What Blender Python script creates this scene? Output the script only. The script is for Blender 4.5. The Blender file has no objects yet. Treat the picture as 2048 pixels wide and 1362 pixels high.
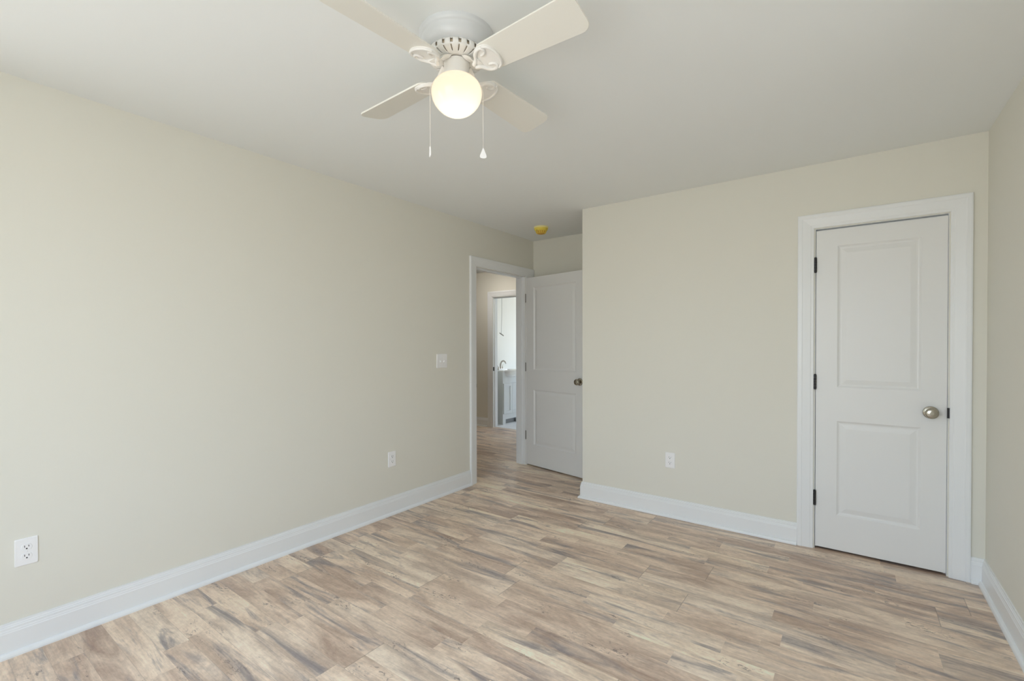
import bpy, bmesh, math, random
from mathutils import Vector, Matrix

random.seed(4)
SC = bpy.context.scene
COL = SC.collection
PI = math.pi

# ------------------------------------------------------------------ camera
W_PX, H_PX = 2048, 1362
FPX, PPX, PPY = 933.2, 1010.775, 697.303
cam_d = bpy.data.cameras.new('camera')
cam_d.sensor_fit = 'HORIZONTAL'
cam_d.sensor_width = 36.0
cam_d.lens = 36.0 * FPX / W_PX
cam_d.shift_x = (W_PX / 2 - PPX) / W_PX
cam_d.shift_y = (PPY - H_PX / 2) / W_PX
cam_d.clip_start = 0.02
cam = bpy.data.objects.new('camera', cam_d)
COL.objects.link(cam)
YAW, PITCH, ROLL = 0.6402950, -0.0100988, -0.0021335
fwd = Vector((-math.sin(YAW) * math.cos(PITCH), math.cos(YAW) * math.cos(PITCH), math.sin(PITCH)))
rgt = Vector((math.cos(YAW), math.sin(YAW), 0))
upv = rgt.cross(fwd)
r2 = math.cos(ROLL) * rgt + math.sin(ROLL) * upv
u2 = -math.sin(ROLL) * rgt + math.cos(ROLL) * upv
M = Matrix((r2, u2, -fwd)).transposed().to_4x4()
M.translation = Vector((2.83991, -3.55753, 1.30609))
cam.matrix_world = M
SC.camera = cam

# ------------------------------------------------------------------ exposure
SC.view_settings.view_transform = 'Standard'
SC.view_settings.look = 'None'
SC.view_settings.gamma = 1.0
SC.view_settings.use_curve_mapping = False
SC.view_settings.exposure = -0.25
SC.cycles.max_bounces = 14
SC.cycles.diffuse_bounces = 10
SC.cycles.glossy_bounces = 4
SC.cycles.transmission_bounces = 8
SC.cycles.transparent_max_bounces = 8
SC.cycles.sample_clamp_indirect = 6.0
SC.cycles.caustics_reflective = False
SC.cycles.caustics_refractive = False
SC.cycles.use_denoising = True

# ------------------------------------------------------------------ room measures
H = 2.44                    # ceiling height
XC = 1.0036                 # closet corner
XR = 3.4177                 # right wall
YA = 0.7756                 # alcove back wall
YB = -4.55                  # wall behind the camera
XW, YS = -3.4, -2.2         # hall far sides
YH = 2.17                   # hall end wall (bathroom behind it)
XBW = -2.0                  # bathroom wall behind the vanity
YBE = 4.3                   # bathroom far end
XBR = -0.2
DH = 2.028                  # door opening height

# ------------------------------------------------------------------ sky and daylight
SKY = 9.0
world = bpy.data.worlds.new('world')
SC.world = world
world.use_nodes = True
wn = world.node_tree.nodes
wl = world.node_tree.links
wn.clear()
w_tc = wn.new('ShaderNodeTexCoord')
w_sep = wn.new('ShaderNodeSeparateXYZ')
w_map = wn.new('ShaderNodeMapRange')
w_map.inputs['From Min'].default_value = -1
w_map.inputs['From Max'].default_value = 1
w_ramp = wn.new('ShaderNodeValToRGB')
el = w_ramp.color_ramp.elements
el[0].position = 0.30; el[0].color = (0.62, 0.62, 0.60, 1)
el[1].position = 1.0; el[1].color = (0.72, 0.99, 1.40, 1)
e = el.new(0.495); e.color = (0.74, 0.74, 0.71, 1)
e = el.new(0.53); e.color = (0.80, 0.92, 1.04, 1)
w_bg = wn.new('ShaderNodeBackground')
w_bg.inputs['Strength'].default_value = SKY
w_out = wn.new('ShaderNodeOutputWorld')
wl.new(w_tc.outputs['Generated'], w_sep.inputs[0])
wl.new(w_sep.outputs['Z'], w_map.inputs['Value'])
wl.new(w_map.outputs[0], w_ramp.inputs[0])
wl.new(w_ramp.outputs[0], w_bg.inputs['Color'])
wl.new(w_bg.outputs[0], w_out.inputs[0])

# window openings (behind the camera and on the right wall beside it): (a0, a1, z0, z1)
WIN_BACK = (1.1, 2.95, 0.50, 2.2)
WIN_RIGHT = (-2.1, -1.85, 0.75, 2.0)
WIN_BATH = (-1.7, -0.6, 0.9, 2.05)
WIN_LEFT_ADDED = (-4.45, -3.65, 0.45, 2.1)  # added unseen opening, there to brighten the right wall


def portal(name, loc, rot, sx, sy):
    """Sampling guide in a window opening (gives no light of its own)."""
    l = bpy.data.lights.new(name, 'AREA')
    l.shape = 'RECTANGLE'
    l.size, l.size_y = sx, sy
    l.cycles.is_portal = True
    o = bpy.data.objects.new(name, l)
    COL.objects.link(o)
    o.location = loc
    o.rotation_euler = rot


def mid(a, b):
    return (a + b) / 2


zc, zh = mid(*WIN_BACK[2:]), WIN_BACK[3] - WIN_BACK[2]
portal('window_daylight', (mid(*WIN_BACK[:2]), YB - 0.06, zc), (PI / 2, 0, 0), WIN_BACK[1] - WIN_BACK[0], zh)
portal('window_daylight', (XR + 0.06, mid(*WIN_RIGHT[:2]), zc), (PI / 2, 0, PI / 2), WIN_RIGHT[1] - WIN_RIGHT[0], zh)
portal('window_daylight', (mid(*WIN_BATH[:2]), YBE + 0.06, mid(*WIN_BATH[2:])), (PI / 2, 0, PI), WIN_BATH[1] - WIN_BATH[0], WIN_BATH[3] - WIN_BATH[2])
portal('window_daylight', (-0.06, mid(*WIN_LEFT_ADDED[:2]), mid(*WIN_LEFT_ADDED[2:])), (PI / 2, 0, -PI / 2), WIN_LEFT_ADDED[1] - WIN_LEFT_ADDED[0], WIN_LEFT_ADDED[3] - WIN_LEFT_ADDED[2])


# ------------------------------------------------------------------ materials
def principled(name, color, rough=0.5, metal=0.0, spec=0.5):
    m = bpy.data.materials.new(name)
    m.use_nodes = True
    b = m.node_tree.nodes['Principled BSDF']
    b.inputs['Base Color'].default_value = (*color, 1)
    b.inputs['Roughness'].default_value = rough
    b.inputs['Metallic'].default_value = metal
    b.inputs['Specular IOR Level'].default_value = spec
    return m


def N(m, kind, **kw):
    n = m.node_tree.nodes.new(kind)
    for k, v in kw.items():
        setattr(n, k, v)
    return n


def L(m, a, b):
    m.node_tree.links.new(a, b)


def math_n(m, op, a, b=None, c=None):
    n = N(m, 'ShaderNodeMath', operation=op)
    for i, v in enumerate((a, b, c)):
        if v is None:
            continue
        if isinstance(v, (int, float)):
            n.inputs[i].default_value = v
        else:
            L(m, v, n.inputs[i])
    return n.outputs[0]


def add_bump(m, scale, strength, dist=0.002, detail=4):
    b = m.node_tree.nodes['Principled BSDF']
    tc = N(m, 'ShaderNodeTexCoord')
    nz = N(m, 'ShaderNodeTexNoise')
    nz.inputs['Scale'].default_value = scale
    nz.inputs['Detail'].default_value = detail
    bp = N(m, 'ShaderNodeBump')
    bp.inputs['Strength'].default_value = strength
    bp.inputs['Distance'].default_value = dist
    L(m, tc.outputs['Object'], nz.inputs['Vector'])
    L(m, nz.outputs['Fac'], bp.inputs['Height'])
    L(m, bp.outputs[0], b.inputs['Normal'])
    return m


M_WALL = add_bump(principled('cream_wall_paint', (0.735, 0.723, 0.656), 0.65, spec=0.25), 260, 0.12, 0.001)
M_CEIL = add_bump(principled('white_ceiling_paint', (0.82, 0.842, 0.845), 0.9, spec=0.1), 180, 0.10, 0.001)
M_TRIM = principled('white_trim_paint', (0.80, 0.82, 0.835), 0.32, spec=0.45)
M_DOOR = add_bump(principled('white_door_paint', (0.765, 0.772, 0.77), 0.36, spec=0.4), 90, 0.05, 0.0008)
M_PLATE = principled('white_plastic', (0.86, 0.86, 0.87), 0.3)
M_SLOT = principled('dark_slot', (0.02, 0.02, 0.02), 0.6)
M_FAN = principled('white_enamel', (0.80, 0.79, 0.765), 0.35)
M_BLADE = principled('white_blade_laminate', (0.79, 0.775, 0.72), 0.42)
M_CHAIN = principled('pale_chain_metal', (0.80, 0.78, 0.74), 0.3, 0.6)
M_NICKEL = principled('satin_nickel', (0.44, 0.41, 0.345), 0.2, 1.0)
M_HINGE = principled('dark_bronze_hinge', (0.035, 0.034, 0.036), 0.4, 0.7)
M_HINGE2 = principled('grey_metal_hinge', (0.30, 0.29, 0.27), 0.4, 0.9)
M_CHROME = principled('brushed_faucet_metal', (0.52, 0.48, 0.43), 0.2, 1.0)
M_YELLOW = principled('yellow_plastic_cover', (0.82, 0.66, 0.10), 0.45)
M_ORANGE = principled('amber_plastic_grille', (0.62, 0.36, 0.05), 0.5)
M_CAB = principled('pale_grey_cabinet_paint', (0.66, 0.68, 0.69), 0.4)
M_PORC = principled('white_porcelain', (0.88, 0.88, 0.87), 0.12)
M_BATHW = principled('white_bathroom_paint', (0.89, 0.875, 0.83), 0.6, spec=0.2)
M_DARK = principled('dark_recess', (0.10, 0.10, 0.10), 0.8)
M_CORD = principled('grey_cord', (0.30, 0.28, 0.26), 0.6)


def glass_mat():
    m = bpy.data.materials.new('window_glass')
    m.use_nodes = True
    nt = m.node_tree
    nt.nodes.clear()
    o = N(m, 'ShaderNodeOutputMaterial')
    mx = N(m, 'ShaderNodeMixShader')
    mx.inputs[0].default_value = 0.04
    t = N(m, 'ShaderNodeBsdfTransparent')
    g = N(m, 'ShaderNodeBsdfGlossy')
    g.inputs['Roughness'].default_value = 0.02
    L(m, t.outputs[0], mx.inputs[1])
    L(m, g.outputs[0], mx.inputs[2])
    L(m, mx.outputs[0], o.inputs[0])
    return m


M_GLASS = glass_mat()


def globe_mat():
    """Opal glass shade, lit from within by the bulb."""
    m = bpy.data.materials.new('opal_glass_lit')
    m.use_nodes = True
    nt = m.node_tree
    nt.nodes.clear()
    o = N(m, 'ShaderNodeOutputMaterial')
    tr = N(m, 'ShaderNodeBsdfTranslucent')
    tr.inputs['Color'].default_value = (0.95, 0.91, 0.84, 1)
    gl = N(m, 'ShaderNodeBsdfGlossy')
    gl.inputs['Roughness'].default_value = 0.08
    fr = N(m, 'ShaderNodeFresnel')
    fr.inputs['IOR'].default_value = 1.4
    mx = N(m, 'ShaderNodeMixShader')
    em = N(m, 'ShaderNodeEmission')
    em.inputs['Color'].default_value = (1.0, 0.86, 0.68, 1)
    em.inputs['Strength'].default_value = 0.30
    ad = N(m, 'ShaderNodeAddShader')
    L(m, fr.outputs[0], mx.inputs[0])
    L(m, tr.outputs[0], mx.inputs[1])
    L(m, gl.outputs[0], mx.inputs[2])
    L(m, mx.outputs[0], ad.inputs[0])
    L(m, em.outputs[0], ad.inputs[1])
    L(m, ad.outputs[0], o.inputs[0])
    return m


def floor_mat():
    """Printed wood-strip laminate: strips along X, 10 cm wide, random joints, weathered grain."""
    m = principled('weathered_wood_laminate', (0.5, 0.42, 0.33), 0.38, spec=0.45)
    b = m.node_tree.nodes['Principled BSDF']
    tc = N(m, 'ShaderNodeTexCoord')
    sp = N(m, 'ShaderNodeSeparateXYZ')
    L(m, tc.outputs['Object'], sp.inputs[0])
    X, Y = sp.outputs['X'], sp.outputs['Y']
    pitch, blen = 0.1, 1.9
    yr = math_n(m, 'DIVIDE', math_n(m, 'ADD', Y, 8.05), pitch)
    row = math_n(m, 'FLOOR', yr)
    yf = math_n(m, 'FRACT', yr)
    pair = math_n(m, 'FLOOR', math_n(m, 'DIVIDE', row, 2.0))

    def wn(a, bb, seed):
        c = N(m, 'ShaderNodeCombineXYZ')
        for i, v in enumerate((a, bb)):
            if isinstance(v, (int, float)):
                c.inputs[i].default_value = v
            else:
                L(m, v, c.inputs[i])
        c.inputs[2].default_value = seed
        w = N(m, 'ShaderNodeTexWhiteNoise', noise_dimensions='3D')
        L(m, c.outputs[0], w.inputs['Vector'])
        return w
    # board (two strips wide) with a staggered end joint
    off = math_n(m, 'MULTIPLY', wn(pair, 0.0, 3.7).outputs['Value'], blen)
    xb = math_n(m, 'DIVIDE', math_n(m, 'ADD', math_n(m, 'ADD', X, 12.0), off), blen)
    bcol = math_n(m, 'FLOOR', xb)
    bf = math_n(m, 'FRACT', xb)
    # each strip of a board is split once or twice at places of its own
    cell = math_n(m, 'ADD', math_n(m, 'MULTIPLY', row, 57.0), bcol)
    s1 = math_n(m, 'MULTIPLY_ADD', wn(cell, 1.0, 1.3).outputs['Value'], 0.26, 0.22)
    s2 = math_n(m, 'MULTIPLY_ADD', wn(cell, 2.0, 5.1).outputs['Value'], 0.26, 0.56)
    k1 = math_n(m, 'GREATER_THAN', bf, s1)
    k2 = math_n(m, 'GREATER_THAN', bf, s2)
    piece = math_n(m, 'ADD', k1, k2)
    rnd = wn(cell, piece, 9.1)
    rsep = N(m, 'ShaderNodeSeparateColor')
    L(m, rnd.outputs['Color'], rsep.inputs[0])
    R1, R2, R3 = rsep.outputs[0], rsep.outputs[1], rsep.outputs[2]
    # coordinates moved per piece so that the grain breaks at each joint
    cv = N(m, 'ShaderNodeCombineXYZ')
    L(m, math_n(m, 'MULTIPLY_ADD', R1, 37.0, X), cv.inputs[0])
    L(m, math_n(m, 'MULTIPLY_ADD', R2, 23.0, Y), cv.inputs[1])
    L(m, math_n(m, 'MULTIPLY', R3, 11.0), cv.inputs[2])

    def noise(sx, sy, detail, rough, dist=0.0):
        mp = N(m, 'ShaderNodeMapping')
        mp.inputs['Scale'].default_value = (sx, sy, 1)
        L(m, cv.outputs[0], mp.inputs['Vector'])
        n = N(m, 'ShaderNodeTexNoise')
        n.inputs['Scale'].default_value = 1.0
        n.inputs['Detail'].default_value = detail
        n.inputs['Roughness'].default_value = rough
        n.inputs['Distortion'].default_value = dist
        L(m, mp.outputs[0], n.inputs['Vector'])
        return n.outputs['Fac']

    def ramp(fac, stops):
        r = N(m, 'ShaderNodeValToRGB')
        e = r.color_ramp.elements
        while len(e) < len(stops):
            e.new(0.5)
        for i, (p, c) in enumerate(stops):
            e[i].position = p
            e[i].color = (*c, 1)
        L(m, fac, r.inputs[0])
        return r.outputs[0]

    def mix(fac, a, bb, mode='MIX'):
        n = N(m, 'ShaderNodeMix', data_type='RGBA', blend_type=mode)
        if isinstance(fac, (int, float)):
            n.inputs[0].default_value = fac
        else:
            L(m, fac, n.inputs[0])
        for i, v in ((6, a), (7, bb)):
            if isinstance(v, tuple):
                n.inputs[i].default_value = (*v, 1)
            else:
                L(m, v, n.inputs[i])
        return n.outputs[2]

    def clampmap(v, a, bb, lo=0.0, hi=1.0):
        n = N(m, 'ShaderNodeMapRange')
        n.interpolation_type = 'SMOOTHSTEP'
        n.inputs['From Min'].default_value = a
        n.inputs['From Max'].default_value = bb
        n.inputs['To Min'].default_value = lo
        n.inputs['To Max'].default_value = hi
        L(m, v, n.inputs['Value'])
        return n.outputs[0]
    base = ramp(R3, [(0.0, (0.335, 0.225, 0.160)), (0.30, (0.48, 0.345, 0.250)),
                     (0.55, (0.60, 0.455, 0.330)), (0.80, (0.52, 0.425, 0.335)), (1.0, (0.76, 0.61, 0.445))])
    # broad cloudy tone inside a strip
    broad = noise(2.2, 9.0, 5, 0.6, 0.6)
    tone = mix(clampmap(broad, 0.30, 0.68), (0.27, 0.185, 0.140), (0.80, 0.655, 0.505))
    c = mix(0.52, base, tone)
    # long grey weathered streaks
    gmask = clampmap(noise(1.5, 11.0, 6, 0.62, 1.0), 0.50, 0.69, 0.0, 0.82)
    c = mix(gmask, c, (0.195, 0.172, 0.170))
    # fine grain lines
    grain = clampmap(noise(7.0, 130.0, 4, 0.65, 0.5), 0.36, 0.66, 0.92, 1.06)
    c = mix(1.0, c, grain, 'MULTIPLY')
    # mottled fibres
    mott = clampmap(noise(38.0, 60.0, 5, 0.7), 0.3, 0.7, 0.90, 1.08)
    c = mix(1.0, c, mott, 'MULTIPLY')
    # dark checks and knots
    kn = clampmap(noise(5.0, 17.0, 8, 0.74, 1.8), 0.63, 0.75, 0.0, 0.72)
    c = mix(kn, c, (0.085, 0.075, 0.08))
    # clustered black flecks
    fl = math_n(m, 'MULTIPLY', clampmap(noise(2.6, 9.0, 3, 0.6, 0.5), 0.55, 0.68), clampmap(noise(42.0, 90.0, 3, 0.6, 0.8), 0.54, 0.64, 0.0, 0.72))
    c = mix(fl, c, (0.06, 0.05, 0.055))
    c = mix(1.0, c, (1.28, 1.305, 1.35), 'MULTIPLY')
    c = mix(1.0, c, (0.86, 0.84, 0.80), 'DARKEN')
    # joints: thin line between boards, fainter between strips
    ed = math_n(m, 'LESS_THAN', math_n(m, 'MINIMUM', yf, math_n(m, 'SUBTRACT', 1.0, yf)), 0.007)
    be = math_n(m, 'LESS_THAN', math_n(m, 'MINIMUM', bf, math_n(m, 'SUBTRACT', 1.0, bf)), 0.0011)
    seam = math_n(m, 'MAXIMUM', math_n(m, 'MULTIPLY', ed, 0.30), math_n(m, 'MULTIPLY', be, 0.45))
    c = mix(seam, c, (0.20, 0.16, 0.13))
    L(m, c, b.inputs['Base Color'])
    rr = clampmap(noise(5.0, 60.0, 4, 0.6), 0.3, 0.7, 0.30, 0.46)
    L(m, rr, b.inputs['Roughness'])
    bp = N(m, 'ShaderNodeBump')
    bp.inputs['Strength'].default_value = 0.10
    bp.inputs['Distance'].default_value = 0.001
    L(m, grain, bp.inputs['Height'])
    L(m, bp.outputs[0], b.inputs['Normal'])
    return m


def tile_mat():
    m = principled('pale_bathroom_tile', (0.78, 0.79, 0.80), 0.25)
    b = m.node_tree.nodes['Principled BSDF']
    tc = N(m, 'ShaderNodeTexCoord')
    br = N(m, 'ShaderNodeTexBrick')
    br.offset = 0.5
    br.inputs['Color1'].default_value = (0.80, 0.81, 0.82, 1)
    br.inputs['Color2'].default_value = (0.75, 0.76, 0.78, 1)
    br.inputs['Mortar'].default_value = (0.60, 0.61, 0.62, 1)
    br.inputs['Scale'].default_value = 1.0
    br.inputs['Brick Width'].default_value = 0.6
    br.inputs['Row Height'].default_value = 0.3
    br.inputs['Mortar Size'].default_value = 0.003
    L(m, tc.outputs['Object'], br.inputs['Vector'])
    L(m, br.outputs['Color'], b.inputs['Base Color'])
    return m


M_FLOOR = floor_mat()
M_TILE = tile_mat()
M_GLOBE = globe_mat()


# ------------------------------------------------------------------ mesh helpers
def obj(name, bm, mat, parent=None, smooth=False, loc=None, rot=None, bevel=0.0, auto=None):
    bmesh.ops.recalc_face_normals(bm, faces=bm.faces)
    me = bpy.data.meshes.new(name)
    bm.to_mesh(me)
    bm.free()
    for mm in (mat if isinstance(mat, (list, tuple)) else [mat]):
        me.materials.append(mm)
    o = bpy.data.objects.new(name, me)
    COL.objects.link(o)
    if parent is not None:
        o.parent = parent
    if loc:
        o.location = loc
    if rot:
        o.rotation_euler = rot
    if smooth:
        for p in me.polygons:
            p.use_smooth = True
        if auto is not None:
            me.set_sharp_from_angle(angle=math.radians(auto))
    if bevel:
        b = o.modifiers.new('bevel', 'BEVEL')
        b.width = bevel
        b.segments = 2
        b.limit_method = 'ANGLE'
    return o


def tag(o, label, cat, group=None, kind=None):
    o['label'] = label
    o['category'] = cat
    if group:
        o['group'] = group
    if kind:
        o['kind'] = kind
    return o


def empty(name, loc, label, cat, rotz=0.0, group=None, kind=None):
    o = bpy.data.objects.new(name, None)
    COL.objects.link(o)
    o.location = loc
    o.rotation_euler = (0, 0, rotz)
    return tag(o, label, cat, group, kind)


def box(bm, x0, x1, y0, y1, z0, z1, mi=0):
    vs = [bm.verts.new(p) for p in ((x0, y0, z0), (x1, y0, z0), (x1, y1, z0), (x0, y1, z0),
                                    (x0, y0, z1), (x1, y0, z1), (x1, y1, z1), (x0, y1, z1))]
    for f in ((0, 3, 2, 1), (4, 5, 6, 7), (0, 1, 5, 4), (1, 2, 6, 5), (2, 3, 7, 6), (3, 0, 4, 7)):
        bm.faces.new([vs[i] for i in f]).material_index = mi
    return vs


def boxes(*bs):
    bm = bmesh.new()
    for b in bs:
        box(bm, *b)
    return bm


def lathe(profile, seg=48, axis='Z', bm=None, at=(0, 0, 0)):
    """profile: (radius, height) pairs turned about an axis."""
    bm = bm or bmesh.new()
    rings = []
    for r, z in profile:
        if r < 1e-6:
            ps = [(0, 0, z)]
        else:
            ps = [(r * math.cos(2 * PI * i / seg), r * math.sin(2 * PI * i / seg), z) for i in range(seg)]
        ring = []
        for x, y, z_ in ps:
            if axis == 'Z':
                p = (x, y, z_)
            elif axis == 'Y':
                p = (x, z_, y)
            else:
                p = (z_, x, y)
            ring.append(bm.verts.new((p[0] + at[0], p[1] + at[1], p[2] + at[2])))
        rings.append(ring)
    for a, b in zip(rings, rings[1:]):
        for i in range(seg):
            j = (i + 1) % seg
            if len(a) == 1 and len(b) == 1:
                continue
            if len(a) == 1:
                bm.faces.new((a[0], b[i], b[j]))
            elif len(b) == 1:
                bm.faces.new((a[i], a[j], b[0]))
            else:
                bm.faces.new((a[i], a[j], b[j], b[i]))
    for ring in (rings[0], rings[-1]):
        if len(ring) > 2:
            bm.faces.new(ring)
    return bm


def tube(bm, pts, radii, seg=10):
    """Round tube through points; radii one number or one per point."""
    pts = [Vector(p) for p in pts]
    if isinstance(radii, (int, float)):
        radii = [radii] * len(pts)
    rings = []
    n = None
    for i, p in enumerate(pts):
        t = (pts[min(i + 1, len(pts) - 1)] - pts[max(i - 1, 0)]).normalized()
        if n is None:
            n = t.orthogonal().normalized()
        n = (n - t * n.dot(t)).normalized()
        bb = t.cross(n)
        rings.append([bm.verts.new(p + radii[i] * (math.cos(2 * PI * k / seg) * n + math.sin(2 * PI * k / seg) * bb)) for k in range(seg)])
    for a, b in zip(rings, rings[1:]):
        for k in range(seg):
            bm.faces.new((a[k], a[(k + 1) % seg], b[(k + 1) % seg], b[k]))
    bm.faces.new(rings[0])
    bm.faces.new(rings[-1])
    return bm


def smooth_path(pts, n=6):
    """Catmull-Rom points through the given ones."""
    P = [Vector(p) for p in pts]
    P = [2 * P[0] - P[1]] + P + [2 * P[-1] - P[-2]]
    out = []
    for i in range(1, len(P) - 2):
        for k in range(n):
            t = k / n
            a, b, c, d = P[i - 1], P[i], P[i + 1], P[i + 2]
            out.append(0.5 * ((2 * b) + (c - a) * t + (2 * a - 5 * b + 4 * c - d) * t * t + (3 * b - a - 3 * c + d) * t ** 3))
    out.append(P[-2])
    return out


def sweep(bm, path, prof, closed=False):
    """Mitred moulding: path = 2D points of a corner line with its outward side to the right,
    prof = (outward, height) pairs; runs on the floor plane."""
    n = len(path)
    dirs = [(Vector(path[(i + 1) % n]) - Vector(path[i])).normalized() for i in range(n if closed else n - 1)]
    rings = []
    for i in range(n):
        if 0 < i < n - 1:
            d0, d1 = dirs[i - 1], dirs[i]
        elif i == 0:
            d0 = d1 = dirs[0]
        else:
            d0 = d1 = dirs[-1]
        n0, n1 = Vector((d0.y, -d0.x)), Vector((d1.y, -d1.x))
        m = (n0 + n1)
        m = m / m.dot(n0)
        rings.append([bm.verts.new((path[i][0] + m.x * o, path[i][1] + m.y * o, z)) for o, z in prof])
    k = len(prof)
    for a, b in zip(rings, rings[1:]):
        for j in range(k - 1):
            bm.faces.new((a[j], a[j + 1], b[j + 1], b[j]))
    for r in (rings[0], rings[-1]):
        bm.faces.new(r)
    return bm


# ------------------------------------------------------------------ setting: floor, ceiling, walls
def struct(name, bm, mat, label, cat, **kw):
    return tag(obj(name, bm, mat, **kw), label, cat, kind='structure')


bm = boxes((XW - 0.2, XR + 0.2, YB - 0.2, YH + 0.06, -0.08, 0.0))
struct('floor', bm, M_FLOOR, 'weathered grey-brown wood strip floor of the bedroom and hall', 'floor')
bm = boxes((XBW - 0.1, XBR + 0.1, YH + 0.06, YBE + 0.1, -0.08, 0.002))
struct('floor_bathroom', bm, M_TILE, 'pale tiled floor of the bathroom beyond the hall', 'floor')
bm = boxes((XW - 0.2, XR + 0.2, YB - 0.2, YBE + 0.2, H, H + 0.1))
struct('ceiling', bm, M_CEIL, 'flat white ceiling holding the fan and the yellow detector', 'ceiling')

WT = 0.115
D1 = (-0.205, 0.612)         # bedroom doorway along the left wall
D2 = (2.646, 3.266)          # closet doorway
D3 = (-1.67, -0.93)          # bathroom doorway in the hall end wall
a0, a1, z0, z1 = WIN_LEFT_ADDED
bm = boxes((-WT, 0, YB - 0.12, a0, 0, H), (-WT, 0, a0, a1, 0, z0), (-WT, 0, a0, a1, z1, H), (-WT, 0, a1, D1[0], 0, H), (-WT, 0, D1[1], YH, 0, H), (-WT, 0, D1[0], D1[1], DH, H))
struct('wall_left', bm, M_WALL, 'long cream wall on the left with the open doorway', 'wall')
bm = boxes((XC, D2[0], 0, WT, 0, H), (D2[1], XR, 0, WT, 0, H), (D2[0], D2[1], 0, WT, DH, H), (XC, XC + WT, WT, YA, 0, H))
struct('wall_closet', bm, M_WALL, 'cream closet wall projecting into the room with the closed white door', 'wall')
bm = boxes((0, XR, YA, YA + WT, 0, H))
struct('wall_alcove', bm, M_WALL, 'cream wall at the back of the entry alcove above the open door', 'wall')
a0, a1, z0, z1 = WIN_RIGHT
bm = boxes((XR, XR + 0.13, YB - 0.12, a0, 0, H), (XR, XR + 0.13, a1, YA + WT, 0, H),
           (XR, XR + 0.13, a0, a1, 0, z0), (XR, XR + 0.13, a0, a1, z1, H))
struct('wall_right', bm, M_WALL, 'cream wall at the right edge beside the closet door', 'wall')
a0, a1, z0, z1 = WIN_BACK
bm = boxes((0, a0, YB - 0.12, YB, 0, H), (a1, XR, YB - 0.12, YB, 0, H), (a0, a1, YB - 0.12, YB, 0, z0), (a0, a1, YB - 0.12, YB, z1, H))
struct('wall_back', bm, M_WALL, 'cream wall facing the closet, with a wide window', 'wall')
bm = boxes((XW, D3[0], YH, YH + WT, 0, H), (D3[1], 0, YH, YH + WT, 0, H), (D3[0], D3[1], YH, YH + WT, DH, H))
struct('wall_hall', bm, M_WALL, 'cream hall wall with the bathroom doorway, seen through the doorway', 'wall')
bm = boxes((XW - 0.12, XW, YS, YH + WT, 0, H),
           (XW - 0.12, -WT, YS - 0.12, YS, 0, H))
struct('wall_hall_far', bm, M_WALL, 'cream far walls of the hall out of sight beyond the doorway', 'wall')
a0, a1, z0, z1 = WIN_BATH
bm = boxes((XBW - 0.12, XBW, YH + WT, YBE, 0, H), (XBR, XBR + 0.12, YH + WT, YBE, 0, H),
           (XBW - 0.12, a0, YBE, YBE + 0.12, 0, H), (a1, XBR + 0.12, YBE, YBE + 0.12, 0, H),
           (a0, a1, YBE, YBE + 0.12, 0, z0), (a0, a1, YBE, YBE + 0.12, z1, H))
struct('wall_bathroom', bm, M_BATHW, 'bright white bathroom walls behind the small grey vanity', 'wall')


# windows (out of the picture, they let the daylight in)
def window(name, axis, pos, a0, a1, z0, z1, label):
    def bx(b, p0, p1, q0, q1, r0, r1):
        if axis == 'X':
            box(b, p0, p1, q0, q1, r0, r1)
        else:
            box(b, q0, q1, p0, p1, r0, r1)
    bm = bmesh.new()
    f, t = 0.045, 0.03
    bx(bm, pos - t, pos + t, a0, a0 + f, z0, z1)
    bx(bm, pos - t, pos + t, a1 - f, a1, z0, z1)
    bx(bm, pos - t, pos + t, a0 + f, a1 - f, z0, z0 + f)
    bx(bm, pos - t, pos + t, a0 + f, a1 - f, z1 - f, z1)
    zm = mid(z0, z1)
    bx(bm, pos - t, pos + t, a0 + f, a1 - f, zm - 0.02, zm + 0.02)
    o = struct(name, bm, M_TRIM, label, 'window')
    bm = bmesh.new()
    bx(bm, pos - 0.003, pos + 0.003, a0 + f, a1 - f, z0 + f, z1 - f)
    obj('window_pane', bm, M_GLASS, o)


window('window_1', 'Y', YB - 0.09, *WIN_BACK, 'wide white window in the wall facing the closet')
window('window_2', 'X', XR + 0.10, *WIN_RIGHT, 'narrow white window in the right wall')
window('window_3', 'Y', YBE + 0.09, *WIN_BATH, 'bathroom window at the far end')
window('window_added', 'X', -0.085, *WIN_LEFT_ADDED, 'added white window in the left wall, unseen, to brighten the right wall')

# ------------------------------------------------------------------ baseboards
BASE = [(0, 0), (0.031, 0), (0.031, 0.007), (0.028, 0.014), (0.0225, 0.0195), (0.0155, 0.021), (0.0155, 0.100), (0.0135, 0.104),
        (0.0135, 0.108), (0.0115, 0.113), (0.0115, 0.121), (0.0085, 0.124), (0.0085, 0.128), (0.006, 0.132), (0.006, 0.138), (0, 0.139)]
CW = 0.088
REV = 0.006


def baseboard(name, path, label):
    return struct(name, sweep(bmesh.new(), path, BASE), M_TRIM, label, 'baseboard')


baseboard('baseboard_left', [(0, YB), (0, D1[0] - REV - CW)], 'white moulded baseboard along the long left wall')
baseboard('baseboard_closet', [(XC, YA), (XC, 0), (D2[0] - REV - CW, 0)][::1], 'white baseboard wrapping the closet corner left of the closed door')
baseboard('baseboard_corner', [(D2[1] + REV + CW, 0), (XR, 0)], 'short white baseboard between closet door and right wall')
baseboard('baseboard_right', [(XR, 0), (XR, YB)], 'white baseboard along the right wall at the lower right edge')
baseboard('baseboard_hall', [(XW, YH), (D3[0] - REV - CW, YH)], 'white baseboard in the hall left of the bathroom doorway')
baseboard('baseboard_alcove', [(0.02, YA), (XC, YA)], 'white baseboard behind the open bedroom door')

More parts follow.
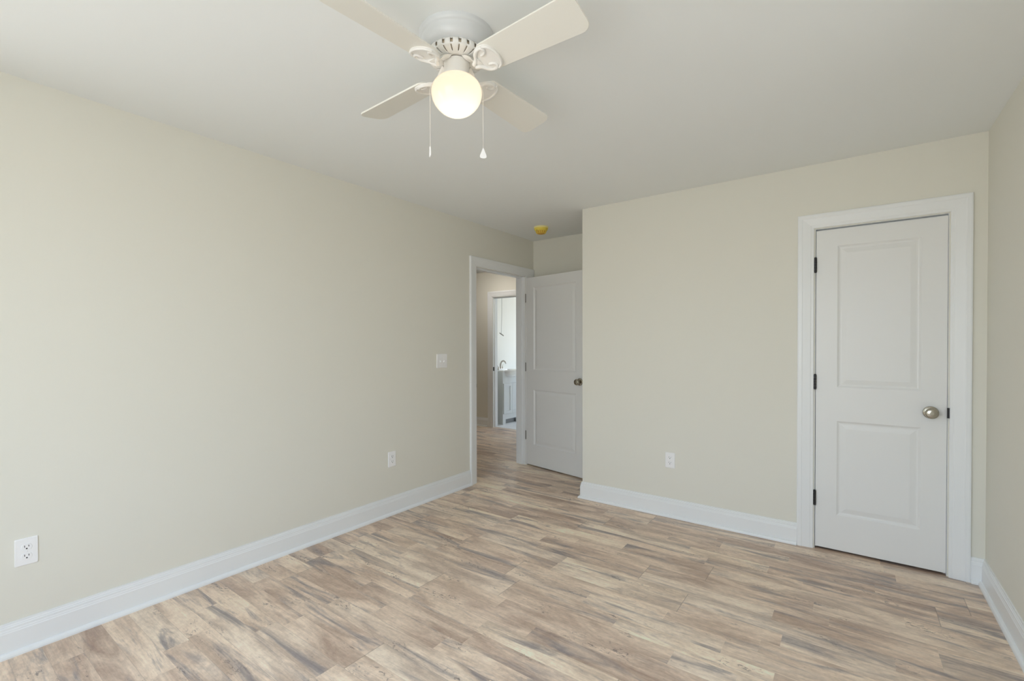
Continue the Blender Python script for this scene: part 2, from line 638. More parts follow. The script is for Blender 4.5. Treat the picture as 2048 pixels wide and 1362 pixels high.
# ------------------------------------------------------------------ door casings and jambs
# (distance from the inner edge, protrusion)
CAS = [(0.0, 0.0), (0.0, 0.009), (0.004, 0.011), (0.014, 0.0115), (0.019, 0.0135), (0.030, 0.0145), (0.050, 0.0165),
       (0.060, 0.0175), (0.064, 0.0195), (0.080, 0.0200), (0.086, 0.0185), (CW, 0.016), (CW, 0.0)]


def casing(bm, to3, a0, a1, zt, right_extra=0.0):
    """U-shaped mitred casing; to3(a, d, z) maps along-wall, protrusion, height to a point."""
    rings = []
    for corner in range(4):
        ring = []
        for u, d in CAS:
            ur = u * (1 + right_extra / CW)
            a = a0 - u if corner < 2 else a1 + ur
            z = 0.0 if corner in (0, 3) else zt + u
            ring.append(bm.verts.new(to3(a, d, z)))
        rings.append(ring)
    for a, b in zip(rings, rings[1:]):
        for j in range(len(CAS) - 1):
            bm.faces.new((a[j], a[j + 1], b[j + 1], b[j]))
    bm.faces.new(rings[0])
    bm.faces.new(rings[-1])


def jamb_boxes(bm, orient, a0, a1, d0, d1, zt, stop0, stop1, th=0.018):
    """Frame boards inside an opening plus the door stop; orient 'X': a along y, d along x."""
    def bx(aa, ab, da, db, za, zb):
        if orient == 'X':
            box(bm, da, db, aa, ab, za, zb)
        else:
            box(bm, aa, ab, da, db, za, zb)
    e = 0.0006
    bx(a0 - e, a0 + 0.002, d0, d1, 0, zt)
    bx(a1 - 0.002, a1 + e, d0, d1, 0, zt)
    bx(a0 - e, a1 + e, d0, d1, zt - 0.002, zt + e)
    s = 0.011
    bx(a0 + 0.002, a0 + s, stop0, stop1, 0, zt - 0.002)
    bx(a1 - s, a1 - 0.002, stop0, stop1, 0, zt - 0.002)
    bx(a0 + s, a1 - s, stop0, stop1, zt - s, zt - 0.002)


# bedroom doorway (left wall)
bm = bmesh.new()
casing(bm, lambda a, d, z: (d, a, z), D1[0] - REV, D1[1] + REV, DH + REV, right_extra=0.060)
jamb_boxes(bm, 'X', D1[0], D1[1], -WT, 0.0, DH, -0.075, -0.040)
casing(bm, lambda a, d, z: (-WT - d, a, z), D1[0] - REV, D1[1] + REV, DH + REV)
t1 = struct('trim_1', bm, M_TRIM, 'white casing and jamb of the open bedroom doorway', 'door frame')
bm = boxes((-0.034, 0.0015, D1[0] + 0.0015, D1[0] + 0.0035, 0.885, 0.945), (0.0, 0.004, D1[0] - 0.004, D1[0] + 0.0045, 0.900, 0.930))
obj('strike_plate', bm, M_NICKEL, t1)['label'] = 'small dark metal strike plate'

# closet doorway
bm = bmesh.new()
casing(bm, lambda a, d, z: (a, -d, z), D2[0] - REV, D2[1] + REV, DH + REV)
jamb_boxes(bm, 'Y', D2[0], D2[1], 0.0, WT, DH, 0.042, 0.075)
t2 = struct('trim_2', bm, M_TRIM, 'white moulded casing around the closed closet door', 'door frame')
bm = boxes((D2[1] - 0.004, D2[1] + 0.0055, -0.0112, 0.03, 0.887, 0.944))
obj('strike_plate', bm, M_HINGE, t2)['label'] = 'small dark strike plate'

# bathroom doorway
bm = bmesh.new()
casing(bm, lambda a, d, z: (a, YH - d, z), D3[0] - REV, D3[1] + REV, DH + REV)
jamb_boxes(bm, 'Y', D3[0], D3[1], YH, YH + WT, DH, YH + 0.038, YH + 0.072)
t3 = struct('trim_3', bm, M_TRIM, 'white casing of the bathroom doorway seen across the hall', 'door frame')
bm = boxes((D3[0] + 0.0015, D3[0] + 0.0035, YH + 0.001, YH + 0.030, 0.885, 0.945), (D3[0] + 0.0034, D3[0] + 0.004, YH + 0.009, YH + 0.02, 0.90, 0.93))
obj('strike_plate', bm, M_HINGE, t3)['label'] = 'small dark strike plate'


# ------------------------------------------------------------------ panel doors
def panel_door(w, h, th, panels):
    """Moulded two-panel slab: x 0..w, y 0 (front) .. th, z 0..h; panels = (x0, x1, z0, z1)."""
    bm = bmesh.new()
    xs = sorted({0.0, w} | {p[0] for p in panels} | {p[1] for p in panels})
    zs = sorted({0.0, h} | {p[2] for p in panels} | {p[3] for p in panels})

    def quad(a, b, c, d):
        bm.faces.new([bm.verts.new(p) for p in (a, b, c, d)])
    for y, s in ((0.0, 1), (th, -1)):
        for i in range(len(xs) - 1):
            for j in range(len(zs) - 1):
                xa, xb, za, zb = xs[i], xs[i + 1], zs[j], zs[j + 1]
                if any(abs(xa - p[0]) < 1e-6 and abs(za - p[2]) < 1e-6 for p in panels):
                    prev = None
                    for ins, dep in ((0, 0), (0.004, 0.0030), (0.010, 0.0072), (0.016, 0.0085), (0.022, 0.0080),
                                     (0.034, 0.0052), (0.044, 0.0030), (0.048, 0.0024)):
                        r = [bm.verts.new((px, y + s * dep, pz)) for px, pz in
                             ((xa + ins, za + ins), (xb - ins, za + ins), (xb - ins, zb - ins), (xa + ins, zb - ins))]
                        if prev:
                            for k in range(4):
                                bm.faces.new((prev[k], prev[(k + 1) % 4], r[(k + 1) % 4], r[k]))
                        prev = r
                    bm.faces.new(prev)
                else:
                    quad((xa, y, za), (xb, y, za), (xb, y, zb), (xa, y, zb))
    quad((0, 0, 0), (w, 0, 0), (w, th, 0), (0, th, 0))
    quad((0, 0, h), (w, 0, h), (w, th, h), (0, th, h))
    quad((0, 0, 0), (0, th, 0), (0, th, h), (0, 0, h))
    quad((w, 0, 0), (w, th, 0), (w, th, h), (w, 0, h))
    bmesh.ops.remove_doubles(bm, verts=bm.verts, dist=1e-5)
    return bm


KNOB = [(0.0355, 0.0), (0.0355, -0.004), (0.033, -0.008), (0.025, -0.011), (0.0140, -0.013), (0.0120, -0.022), (0.0130, -0.030),
        (0.0200, -0.036), (0.0280, -0.043), (0.0302, -0.050), (0.0298, -0.055), (0.0275, -0.0595), (0.0245, -0.0612), (0.0240, -0.0600), (0.0228, -0.0600),
        (0.0222, -0.0622), (0.0150, -0.0645), (0.0095, -0.0650), (0.0090, -0.0638), (0.0, -0.0640)]


def hinge_bm(h=0.09, r=0.0075):
    bm = bmesh.new()
    for k in range(5):
        z = -h / 2 + k * h / 5
        lathe([(0.0, z + 0.0006), (r, z + 0.0006), (r, z + h / 5 - 0.0006), (0, z + h / 5 - 0.0006)], 14, bm=bm)
    lathe([(0.0, h / 2), (r * 0.8, h / 2), (r * 0.9, h / 2 + 0.003), (0, h / 2 + 0.005)], 14, bm=bm)
    lathe([(0.0, -h / 2 - 0.005), (r * 0.9, -h / 2 - 0.003), (r * 0.8, -h / 2), (0, -h / 2)], 14, bm=bm)
    return bm


# closet door (closed)
cw, ch = D2[1] - D2[0] - 0.0085, DH - 0.012 - 0.016
CDX = D2[0] + 0.0050
d = obj('door_1', panel_door(cw, ch, 0.035, [(0.110, 0.502, 0.217, 0.806), (0.110, 0.502, 1.016, 1.896)]), M_DOOR,
        loc=(CDX, 0.004, 0.0155))
tag(d, 'closed white two-panel closet door with a round nickel knob', 'door', kind='structure')
obj('door_knob', lathe(KNOB, 40, 'Y'), M_NICKEL, d, smooth=True, auto=35, loc=(3.195 - CDX, 0, 0.912 - 0.0155))['label'] = 'round satin nickel knob'
for z in (1.802, 1.062, 0.325):
    hb = hinge_bm()
    box(hb, 0.0, 0.0035, -0.001, 0.006, -0.045, 0.045)
    obj('hinge', hb, M_HINGE, d, loc=(-0.0035, -0.0095, z - 0.0155))['label'] = 'black hinge'

# bedroom door, swung open into the alcove
BW = 0.811
d = obj('door_2', panel_door(BW, ch, 0.035, [(0.118, 0.693, 0.217, 0.806), (0.118, 0.693, 1.016, 1.896)]), M_DOOR,
        loc=(0.004, 0.618, 0.0135), rot=(0, 0, math.radians(-11.1)))
tag(d, 'white two-panel bedroom door standing open in the alcove', 'door', kind='structure')
kb = obj('door_knob', lathe(KNOB, 40, 'Y'), M_NICKEL, d, smooth=True, auto=35, loc=(BW - 0.070, 0, 0.925))
kb['label'] = 'round dark nickel knob'
for z in (1.785, 1.045, 0.310):
    hb = hinge_bm(0.088, 0.0055)
    box(hb, 0.001, 0.007, -0.0012, 0.001, -0.044, 0.044)
    obj('hinge', hb, M_HINGE2, d, loc=(0.001, -0.0035, z))['label'] = 'grey metal hinge'


# ------------------------------------------------------------------ outlets and switch (front faces -y, origin on the wall)
def rounded_rect(w, h, r, n=5):
    pts = []
    for cx, cz, a0 in ((w / 2 - r, h / 2 - r, 0), (-w / 2 + r, h / 2 - r, 90), (-w / 2 + r, -h / 2 + r, 180), (w / 2 - r, -h / 2 + r, 270)):
        for k in range(n + 1):
            a = math.radians(a0 + 90 * k / n)
            pts.append((cx + r * math.cos(a), cz + r * math.sin(a)))
    return pts


def prism(bm, outline, y0, y1, inset=0.0, y2=None, at=(0, 0)):
    """Outline (x, z) extruded from y0 to y1, then a chamfer inset to y2."""
    def ring(y, k):
        c = []
        for x, z in outline:
            l = math.hypot(x, z) or 1
            c.append(bm.verts.new((at[0] + x - k * x / l, y, at[1] + z - k * z / l)))
        return c
    rs = [ring(y0, 0), ring(y1, 0)]
    if y2 is not None:
        rs.append(ring(y2, inset))
    for a, b in zip(rs, rs[1:]):
        for i in range(len(a)):
            j = (i + 1) % len(a)
            bm.faces.new((a[i], a[j], b[j], b[i]))
    bm.faces.new(rs[0])
    bm.faces.new(rs[-1])


def outlet(loc, rotz, label, w=0.0715, h=0.116):
    r = empty('wall_outlet', loc, label, 'outlet', rotz, 'duplex wall outlets')
    bm = bmesh.new()
    prism(bm, rounded_rect(w, h, 0.004), 0, -0.0030, 0.0035, -0.0058)
    obj('cover_plate', bm, M_PLATE, r)
    bm = bmesh.new()
    lathe([(0.0032, -0.0056), (0.0032, -0.0066), (0.0022, -0.0072), (0, -0.0072)], 14, 'Y', bm)
    obj('screw', bm, M_PLATE, r)
    for s in (1, -1):
        bm = bmesh.new()
        out = []
        for k in range(28):
            a = 2 * PI * k / 28
            x, z = 0.0172 * math.cos(a), 0.0172 * math.sin(a)
            out.append((x, max(-0.0128, min(0.0128, z))))
        prism(bm, out, -0.005, -0.0070, 0.0008, -0.0078, at=(0, s * 0.0195))
        f = obj('socket_face', bm, M_PLATE, r)
        bm = bmesh.new()
        z = s * 0.0195
        box(bm, -0.0074, -0.0054, -0.0083, -0.0070, z + 0.0000, z + 0.0085)
        box(bm, 0.0054, 0.0074, -0.0083, -0.0070, z + 0.0008, z + 0.0078)
        lathe([(0.0028, -0.0070), (0.0028, -0.0083), (0, -0.0083)], 14, 'Y', bm, at=(0, 0, z - 0.0062))
        obj('slot', bm, M_SLOT, f)
    return r


outlet((0, -3.188, 0.4215), PI / 2, 'white double wall outlet low on left wall at the left edge')
outlet((0, -1.210, 0.4230), PI / 2, 'white double wall outlet low on left wall near the doorway')
outlet((1.7375, 0, 0.4265), 0, 'white double wall outlet low on the closet wall')

sw = empty('light_switch', (0, -0.664, 1.1615), 'white two-gang light switch on left wall beside the doorway', 'light switch', PI / 2)
bm = bmesh.new()
prism(bm, rounded_rect(0.126, 0.120, 0.004), 0, -0.0032, 0.0035, -0.0062)
obj('cover_plate', bm, M_PLATE, sw)
for s in (-1, 1):
    bm = bmesh.new()
    box(bm, s * 0.023 - 0.0055, s * 0.023 + 0.0055, -0.0072, -0.005, -0.0125, 0.0125)
    vs = box(bm, s * 0.023 - 0.0042, s * 0.023 + 0.0042, -0.0150, -0.0070, -0.0085, 0.0010)
    obj('toggle', bm, M_PLATE, sw)
    for z in (-0.03, 0.03):
        obj('screw', lathe([(0.0032, -0.0058), (0.0032, -0.0068), (0.0022, -0.0074), (0, -0.0074)], 14, 'Y', at=(s * 0.023, 0, z)), M_PLATE, sw)

# ------------------------------------------------------------------ smoke detector with its yellow dust cover
sd = empty('smoke_detector', (0.405, 0.295, H), 'round yellow smoke detector on the ceiling above the entry alcove', 'smoke detector')
obj('base', lathe([(0.070, 0), (0.070, -0.010), (0.067, -0.014), (0, -0.014)], 40), principled('pale_yellow_plastic', (0.84, 0.76, 0.36), 0.45), sd, smooth=True, auto=40)
obj('cover', lathe([(0.067, -0.013), (0.066, -0.022), (0.060, -0.034), (0.051, -0.041), (0, -0.041)], 40), M_YELLOW, sd, smooth=True, auto=40)['label'] = 'yellow dome'
bm = lathe([(0.050, -0.040), (0.047, -0.052), (0.038, -0.063), (0.020, -0.069), (0, -0.070)], 32)
obj('grille', bm, M_ORANGE, sd, smooth=True, auto=40)['label'] = 'amber lower grille'
bm = bmesh.new()
for k in range(14):
    a = 2 * PI * k / 14
    c, s = math.cos(a), math.sin(a)
    tube(bm, [(0.0505 * c, 0.0505 * s, -0.041), (0.0475 * c, 0.0475 * s, -0.0525), (0.0385 * c, 0.0385 * s, -0.0635)], 0.0028, 6)
obj('rib', bm, M_YELLOW, sd)
obj('indicator', lathe([(0.004, 0), (0.004, -0.004), (0, -0.005)], 10, at=(-0.012, -0.058, -0.036)), M_SLOT, sd)

# ------------------------------------------------------------------ ceiling fan
FX, FY = 1.6610, -2.2730
fan = empty('ceiling_fan', (FX, FY, H), 'white four-blade ceiling fan with a lit globe hugging the ceiling', 'ceiling fan')
obj('motor_housing', lathe([(0.0, 0), (0.137, 0), (0.137, -0.007), (0.1360, -0.013), (0.1330, -0.0185), (0.1285, -0.0205), (0.1270, -0.0235), (0.1262, -0.034),
                            (0.1225, -0.047), (0.1150, -0.0575), (0.105, -0.0635), (0.097, -0.0655), (0.0, -0.0655)], 72),
    principled('white_housing_enamel', (0.66, 0.675, 0.69), 0.32), fan, smooth=True, auto=40)
# vented ring: petals of metal with open slots, a dark core inside
prof = [(0.0970, -0.0630), (0.1030, -0.0655), (0.1058, -0.0705), (0.1065, -0.0775), (0.1045, -0.0845), (0.1000, -0.0890), (0.0930, -0.0920), (0.0830, -0.0940),
        (0.0720, -0.0950), (0.0600, -0.0950), (0.0440, -0.0950)]
bm = bmesh.new()
NP, SUB = 22, 6
rings = []
for r, z in prof:
    rings.append([bm.verts.new((r * math.cos(2 * PI * (i / (NP * SUB))), r * math.sin(2 * PI * (i / (NP * SUB))), z)) for i in range(NP * SUB)])
for j in range(len(prof) - 1):
    for i in range(NP * SUB):
        k = i % SUB
        if (j in (1, 2, 3) and k in (2, 3)) or (j in (5, 6, 7) and k == 2):
            continue
        i2 = (i + 1) % (NP * SUB)
        bm.faces.new((rings[j][i], rings[j][i2], rings[j + 1][i2], rings[j + 1][i]))
vr = obj('vent_ring', bm, M_FAN, fan, smooth=True)
so = vr.modifiers.new('solid', 'SOLIDIFY')
so.thickness = 0.004
so.offset = -1
obj('motor_core', lathe([(0.096, -0.064), (0.096, -0.078), (0.088, -0.086), (0.0, -0.088)], 36), principled('beige_motor_core', (0.66, 0.56, 0.43), 0.5), fan, smooth=True)
# switch housing (neck) and fitter
obj('switch_housing', lathe([(0.0, -0.096), (0.0465, -0.096), (0.0470, -0.099), (0.0465, -0.102), (0.0465, -0.143), (0.049, -0.146), (0.050, -0.155), (0.0, -0.155)], 48), M_FAN, fan, smooth=True, auto=40)
GL = [(0.0495, -0.1515), (0.060, -0.1555), (0.074, -0.1650), (0.0850, -0.1770), (0.0912, -0.1895), (0.0938, -0.2030), (0.0930, -0.2170), (0.0885, -0.2335),
      (0.0800, -0.2495), (0.0680, -0.2635), (0.0540, -0.2750), (0.0380, -0.2835), (0.0200, -0.2885), (0.0, -0.2900)]
bm = bmesh.new()
lathe(GL, 64, bm=bm)
bmesh.ops.delete(bm, geom=[f for f in bm.faces if len(f.verts) > 4], context='FACES_ONLY')
gb = obj('globe', bm, M_GLOBE, fan, smooth=True)
gb['label'] = 'glowing opal glass globe'
bl = bpy.data.lights.new('bulb', 'POINT')
bl.color = (1.0, 0.83, 0.63)
bl.energy = 0.26
bl.shadow_soft_size = 0.024
bo = bpy.data.objects.new('bulb', bl)
COL.objects.link(bo)
bo.parent = fan
bo.location = (0, 0, -0.236)


def blade_bm():
    """Blade along +x, leading edge up on -y side is given by the pitch."""
    bm = bmesh.new()
    r0, r1 = 0.135, 0.525
    out = []
    w0, w1 = 0.0585, 0.0700

    def hw(x):
        return w0 + (w1 - w0) * (x - r0) / (r1 - r0)
    n = 8
    cr = 0.034
    for k in range(n + 1):      # tip corner, +y
        a = PI / 2 * k / n
        out.append((r1 - cr + cr * math.sin(a), hw(r1) - cr + cr * math.cos(a)))
    low = [(x, -y) for x, y in reversed(out)]
    out += low
    cr0 = 0.022
    q = []
    for k in range(n + 1):
        a = PI / 2 * k / n
        q.append((r0 + cr0 - cr0 * math.sin(a), -(hw(r0) - cr0 + cr0 * math.cos(a))))
    out += q
    out += [(x, -y) for x, y in reversed(q)]
    t = 0.0032
    lo = [bm.verts.new((x, y, -t)) for x, y in out]
    hi = [bm.verts.new((x, y, t)) for x, y in out]
    bm.faces.new(lo)
    bm.faces.new(hi)
    for i in range(len(out)):
        j = (i + 1) % len(out)
        bm.faces.new((lo[i], lo[j], hi[j], hi[i]))
    return bm


def flange_bm():
    """Cast blade bracket: stem from the hub, shield-shaped plate under the blade, raised scroll rims."""
    bm = bmesh.new()
    out = [(0.098, 0.011), (0.108, 0.020), (0.116, 0.034), (0.128, 0.046), (0.143, 0.053), (0.160, 0.055), (0.176, 0.0515), (0.186, 0.044),
           (0.194, 0.030), (0.1985, 0.015), (0.200, 0.0)]
    out = out + [(x, -y) for x, y in reversed(out[:-1])]
    t0, t1 = -0.0085, -0.0030
    lo = [bm.verts.new((x, y * 0.97, t0)) for x, y in out]
    hi = [bm.verts.new((x, y, t1)) for x, y in out]
    c0 = bm.verts.new((0.150, 0, t0 + 0.002))
    c1 = bm.verts.new((0.150, 0, t1))
    for i in range(len(out)):
        j = (i + 1) % len(out)
        bm.faces.new((lo[i], lo[j], hi[j], hi[i]))
        bm.faces.new((lo[i], lo[j], c0))
        bm.faces.new((hi[i], hi[j], c1))
    # raised outer bar and side scrolls
    zr = t0 - 0.001
    tube(bm, smooth_path([(0.166, 0.050, zr), (0.184, 0.040, zr), (0.194, 0.020, zr), (0.197, 0, zr), (0.194, -0.020, zr), (0.184, -0.040, zr), (0.166, -0.050, zr)]), 0.0045, 8)
    for s in (1, -1):
        tube(bm, smooth_path([(0.094, s * 0.004, zr - 0.004), (0.112, s * 0.016, zr - 0.002), (0.124, s * 0.034, zr), (0.142, s * 0.046, zr), (0.160, s * 0.046, zr),
                              (0.166, s * 0.034, zr), (0.156, s * 0.024, zr), (0.142, s * 0.022, zr)]), [0.0075] * 6 + [0.0065] * 12 + [0.0055] * 12 + [0.0045] * 13, 8)
    return bm


def arm_bm():
    bm = bmesh.new()
    p = smooth_path([(0.050, 0, -0.1000), (0.064, 0, -0.1025), (0.080, 0, -0.1140), (0.094, 0, -0.1310), (0.108, 0, -0.1380), (0.122, 0, -0.1370)])
    n = len(p)
    rows = []
    for i, q in enumerate(p):
        w = 0.015 + 0.010 * abs(2 * i / (n - 1) - 1) ** 1.5
        rows.append([bm.verts.new((q.x, q.y + sy * w, q.z + dz)) for sy, dz in ((-1, 0.002), (-0.6, -0.0045), (0.6, -0.0045), (1, 0.002), (0.6, 0.005), (-0.6, 0.005))])
    for a, b in zip(rows, rows[1:]):
        for k in range(6):
            bm.faces.new((a[k], a[(k + 1) % 6], b[(k + 1) % 6], b[k]))
    bm.faces.new(rows[0])
    bm.faces.new(rows[-1])
    return bm


BZ = -0.128
first = None
for k, ang in enumerate((-2, 88, 178, 268)):
    a = math.radians(ang)
    rot = (math.radians(-13.5), 0, 0)
    mrot = Matrix.Rotation(a, 4, 'Z') @ Matrix.Translation((0, 0, BZ)) @ Matrix.Rotation(math.radians(0.9), 4, 'Y') @ Matrix.Rotation(math.radians(-13.5), 4, 'X')
    marm = Matrix.Rotation(a, 4, 'Z')
    if first is None:
        b = obj('blade', blade_bm(), M_BLADE, fan, bevel=0.0012)
        ir = obj('blade_iron', arm_bm(), M_FAN, fan, smooth=True, auto=50)
        fl = obj('flange', flange_bm(), M_FAN, ir, smooth=True, auto=50)
        first = (b, ir, fl)
    else:
        b, ir, fl = [o.copy() for o in first]
        for o in (b, ir, fl):
            COL.objects.link(o)
        b.parent = ir.parent = fan
        fl.parent = ir
    b.matrix_basis = mrot
    ir.matrix_basis = marm
    fl.matrix_basis = Matrix.Translation((0, 0, BZ)) @ Matrix.Rotation(math.radians(0.9), 4, 'Y') @ Matrix.Rotation(math.radians(-13.5), 4, 'X')


# pull chains: out of the switch housing, over the globe shoulder, then straight down
def chain(direction, z_end, fob_outline, fob_rot, label):
    ux, uy = direction
    bm = bmesh.new()
    R = 0.0975
    path = smooth_path([(0.046, -0.138), (0.062, -0.151), (0.082, -0.168), (0.0940, -0.184), (R, -0.203), (R, -0.225)], 5)
    pts = [(p.x, p.y) for p in path]
    z = -0.225
    step = 0.0042
    dense = []
    for (ra, za), (rb, zb) in zip(pts, pts[1:]):
        n = max(1, round(math.hypot(rb - ra, zb - za) / step))
        dense += [(ra + (rb - ra) * i / n, za + (zb - za) * i / n) for i in range(n)]
    while z > z_end:
        dense.append((R, z))
        z -= step
    for r, zz in dense:
        bmesh.ops.create_icosphere(bm, subdivisions=1, radius=0.0019, matrix=Matrix.Translation((r * ux, r * uy, zz)))
    tube(bm, [(r * ux, r * uy, zz) for r, zz in dense[::3]] + [(R * ux, R * uy, z_end)], 0.0007, 5)
    c = obj('pull_chain', bm, M_CHAIN, fan, smooth=True)
    c['label'] = label
    bm = bmesh.new()
    prism(bm, fob_outline, -0.0015, 0.0015, 0.0015, 0.0030)
    f = obj('fob', bm, M_PLATE, c, smooth=True, auto=50)
    f.location = (R * ux, R * uy, z_end - 0.022)
    f.rotation_euler = (0, 0, fob_rot)


drop = [(0.0, 0.022), (0.0018, 0.0215), (0.0035, 0.017), (0.0065, 0.009), (0.0105, 0.0), (0.0125, -0.0065), (0.0120, -0.011), (0.0085, -0.0145), (0.0, -0.0155)]
drop = drop + [(-x, z) for x, z in reversed(drop[1:-1])]
view = math.atan2(FY - cam.location.y, FX - cam.location.x)
lx, ly = math.cos(view + PI / 2), math.sin(view + PI / 2)
chain((lx, ly), -0.407, drop, view + math.radians(10), 'left pull chain, its fob seen edge-on')
chain((-lx, -ly), -0.406, drop, view - PI / 2, 'right pull chain with a teardrop fob')

# ------------------------------------------------------------------ bathroom: vanity, faucet, pull cord
VX0, VX1 = XBW, -1.685       # back, front
VY0, VY1 = 2.445, 2.905
van = empty('bathroom_vanity', (mid(VX0, VX1), mid(VY0, VY1), 0.002), 'small pale grey vanity with a white bowl top against the bathroom wall', 'vanity')
ox, oy = van.location.x, van.location.y


def vb(bm, x0, x1, y0, y1, z0, z1):
    box(bm, x0 - ox, x1 - ox, y0 - oy, y1 - oy, z0 - 0.002, z1 - 0.002)


bm = bmesh.new()
fr = VX1
vb(bm, VX0 + 0.001, fr, VY0, VY0 + 0.018, 0.002, 0.855)
vb(bm, VX0 + 0.001, fr, VY1 - 0.018, VY1, 0.002, 0.855)
vb(bm, VX0 + 0.001, VX0 + 0.01, VY0 + 0.018, VY1 - 0.018, 0.1, 0.855)
vb(bm, VX0 + 0.01, fr - 0.02, VY0 + 0.018, VY1 - 0.018, 0.085, 0.10)
# face frame: top rail with the scooped edge under the bowl, bottom rail, feet
vb(bm, fr - 0.02, fr, VY0 + 0.018, VY1 - 0.018, 0.105, 0.170)
vb(bm, fr - 0.02, fr, VY0 + 0.018, VY0 + 0.075, 0.002, 0.105)
vb(bm, fr - 0.02, fr, VY1 - 0.075, VY1 - 0.018, 0.002, 0.105)
vb(bm, fr - 0.02, fr, VY0 + 0.075, VY1 - 0.075, 0.080, 0.105)
vb(bm, fr - 0.02, fr, VY0 + 0.018, VY1 - 0.018, 0.665, 0.755)
vb(bm, fr - 0.02, fr, VY0 + 0.018, VY0 + 0.05, 0.755, 0.855)
vb(bm, fr - 0.02, fr, VY1 - 0.05, VY1 - 0.018, 0.755, 0.855)
nseg = 16
ya, yb_ = VY0 + 0.05, VY1 - 0.05
for i in range(nseg):
    y0_, y1_ = ya + (yb_ - ya) * i / nseg, ya + (yb_ - ya) * (i + 1) / nseg
    tt = (mid(y0_, y1_) - mid(ya, yb_)) / ((yb_ - ya) / 2)
    vb(bm, fr - 0.02, fr, y0_, y1_, 0.755, 0.768 + 0.085 * abs(tt) ** 2.2)
obj('cabinet', bm, M_CAB, van)
bm = boxes()
vb(bm, fr - 0.06, fr - 0.05, VY0 + 0.018, VY1 - 0.018, 0.003, 0.085)
obj('kick_board', bm, principled('grey_kick_board', (0.30, 0.31, 0.32), 0.6), van)
for y0_, y1_ in ((VY0 + 0.008, mid(VY0, VY1) - 0.0015), (mid(VY0, VY1) + 0.0015, VY1 - 0.008)):
    bm = bmesh.new()
    w_ = 0.048
    vb(bm, fr + 0.001, fr + 0.018, y0_, y0_ + w_, 0.172, 0.664)
    vb(bm, fr + 0.001, fr + 0.018, y1_ - w_, y1_, 0.172, 0.664)
    vb(bm, fr + 0.001, fr + 0.018, y0_ + w_, y1_ - w_, 0.172, 0.172 + w_)
    vb(bm, fr + 0.001, fr + 0.018, y0_ + w_, y1_ - w_, 0.664 - w_, 0.664)
    vb(bm, fr + 0.001, fr + 0.009, y0_ + w_, y1_ - w_, 0.172 + w_, 0.664 - w_)
    obj('cabinet_door', bm, M_CAB, van, bevel=0.0015)
# white top with a round bowl that bellies out at the front
bm = bmesh.new()
cx_, cy_ = -1.765 - ox, 0.0
seg = 40


def outline(k):
    """Top outline: straight back and sides, bowed front."""
    pts = []
    for i in range(seg + 1):
        y = -0.238 + 0.476 * i / seg
        x = (VX1 + 0.012 - ox) + 0.115 * max(0.0, math.cos(PI * y / 0.40)) ** 0.9 * (1 if abs(y) < 0.2 else 0)
        pts.append((x - k, y * (1 - k * 2)))
    pts += [(VX0 + 0.001 - ox, 0.238 * (1 - k * 2)), (VX0 + 0.001 - ox, -0.238 * (1 - k * 2))]
    return pts


def rng(pts, z):
    return [bm.verts.new((x, y, z - 0.002)) for x, y in pts]


lo, hi_, tp = rng(outline(0.004), 0.857), rng(outline(0), 0.864), rng(outline(0.003), 0.882)
for A_, B_ in ((lo, hi_), (hi_, tp)):
    for i in range(len(A_)):
        j = (i + 1) % len(A_)
        bm.faces.new((A_[i], A_[j], B_[j], B_[i]))
bm.faces.new(lo)
# bowl: inner basin rings from the rim down and the belly below the top
bc = Vector((-1.720 - ox, 0.0))
prevr = None
rim = []
for i in range(len(tp)):
    v = tp[i].co
    dd = Vector((v.x - bc.x, v.y - bc.y))
    a = math.atan2(dd.y / 0.17, dd.x / 0.125)
    rim.append(bm.verts.new((bc.x + 0.125 * math.cos(a), bc.y + 0.17 * math.sin(a), 0.880)))
for i in range(len(tp)):
    j = (i + 1) % len(tp)
    bm.faces.new((tp[i], tp[j], rim[j], rim[i]))
prevr = rim
for f_, dz in ((0.93, -0.012), (0.85, -0.045), (0.65, -0.085), (0.35, -0.105)):
    rr = [bm.verts.new((bc.x + (v.co.x - bc.x) * f_, bc.y + (v.co.y - bc.y) * f_, 0.880 + dz)) for v in rim]
    for i in range(len(rr)):
        j = (i + 1) % len(rr)
        bm.faces.new((prevr[i], prevr[j], rr[j], rr[i]))
    prevr = rr
bm.faces.new(prevr)
# belly
prof_b = [(1.0, 0.858), (0.99, 0.835), (0.93, 0.805), (0.80, 0.780), (0.55, 0.764), (0.2, 0.758)]
prevr = None
for f_, z in prof_b:
    rr = [bm.verts.new((bc.x + 0.138 * f_ * math.cos(2 * PI * i / 40), bc.y + 0.182 * f_ * math.sin(2 * PI * i / 40), z)) for i in range(40)]
    if prevr:
        for i in range(40):
            j = (i + 1) % 40
            bm.faces.new((prevr[i], prevr[j], rr[j], rr[i]))
    prevr = rr
bm.faces.new(prevr)
obj('sink_top', bm, M_PORC, van, smooth=True, auto=40)['label'] = 'white porcelain bowl top'

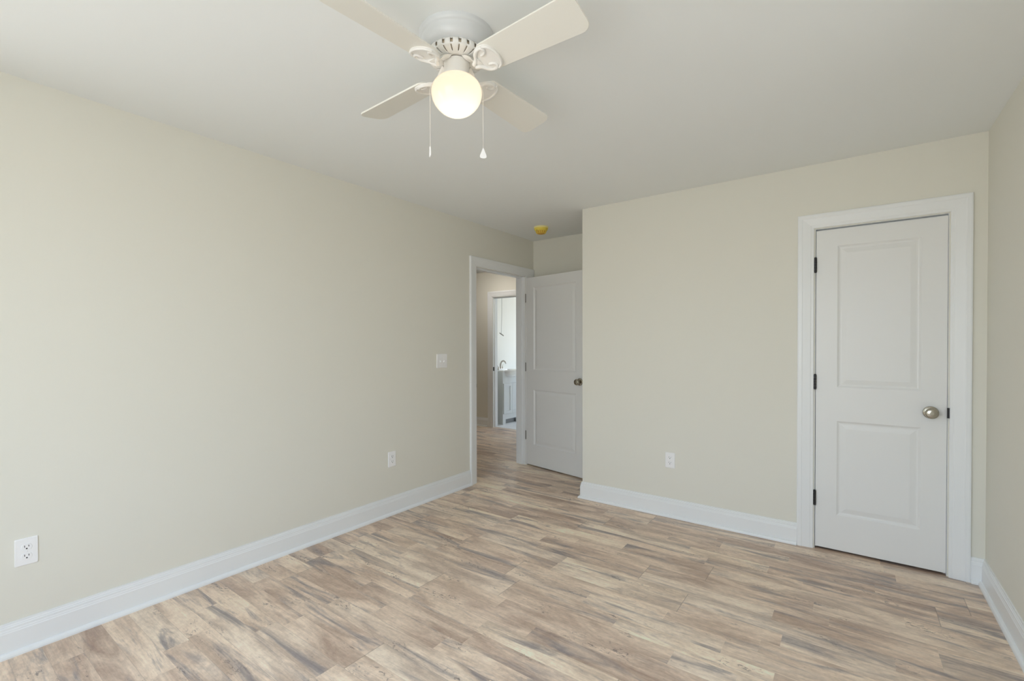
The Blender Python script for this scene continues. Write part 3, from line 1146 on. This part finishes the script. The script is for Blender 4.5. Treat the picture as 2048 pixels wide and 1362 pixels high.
fa = empty('basin_faucet', (-1.905, 2.675, 0.8825), 'brushed metal arched faucet on the small vanity top', 'faucet')
bm = bmesh.new()
box(bm, -0.024, 0.024, -0.075, 0.075, 0, 0.010)
obj('base', bm, M_CHROME, fa, bevel=0.003)
bm = bmesh.new()
tube(bm, smooth_path([(0, 0, 0.008), (-0.002, 0, 0.05), (0.004, 0, 0.095), (0.030, 0, 0.132), (0.065, 0, 0.140), (0.095, 0, 0.124), (0.112, 0, 0.098)]),
     [0.016 - 0.006 * i / 36 for i in range(37)], 14)
obj('spout', bm, M_CHROME, fa, smooth=True, auto=50)
for s in (-1, 1):
    bm = bmesh.new()
    lathe([(0.013, 0.009), (0.011, 0.03), (0.009, 0.042), (0, 0.045)], 18, at=(0, s * 0.055, 0), bm=bm)
    tube(bm, [(0, s * 0.055, 0.040), (-0.006, s * 0.075, 0.062), (-0.010, s * 0.088, 0.082)], [0.008, 0.007, 0.005], 10)
    obj('handle', bm, M_CHROME, fa, smooth=True, auto=50)

hl = empty('added_hall_light', (-1.45, 1.50, H), 'added round flush light that brightens the hall, out of sight above the doorway', 'ceiling light')  # added unseen lamp that lifts the hall brightness
obj('base', lathe([(0.15, 0), (0.15, -0.018), (0.14, -0.022), (0, -0.022)], 36), M_FAN, hl, smooth=True, auto=40)
m_added_lamp = bpy.data.materials.new('added_light_diffuser')
m_added_lamp.use_nodes = True
m_added_lamp.node_tree.nodes.clear()
n_e = N(m_added_lamp, 'ShaderNodeEmission')
n_e.inputs['Color'].default_value = (1.0, 0.93, 0.84, 1)
n_e.inputs['Strength'].default_value = 46.0
L(m_added_lamp, n_e.outputs[0], N(m_added_lamp, 'ShaderNodeOutputMaterial').inputs[0])
obj('diffuser', lathe([(0.135, -0.021), (0.130, -0.040), (0.105, -0.060), (0.06, -0.072), (0, -0.076)], 36), m_added_lamp, hl, smooth=True)

pc = empty('pull_cord', (-1.80, 2.572, H), 'thin grey pull cord hanging in the bright bathroom', 'pull cord')
bm = bmesh.new()
tube(bm, [(0, 0, 0), (0.0008, 0, -0.3), (0.0, 0.001, -0.6), (-0.003, -0.002, -0.8), (-0.006, -0.004, -0.965)], 0.0026, 6)
obj('cord', bm, M_CORD, pc)
bm = bmesh.new()
tube(bm, [(-0.030, -0.022, -0.950), (-0.012, -0.009, -0.968), (0.014, 0.010, -0.990), (0.026, 0.020, -1.002)], [0.006, 0.0085, 0.0085, 0.006], 10)
obj('toggle_grip', bm, M_CORD, pc, smooth=True)
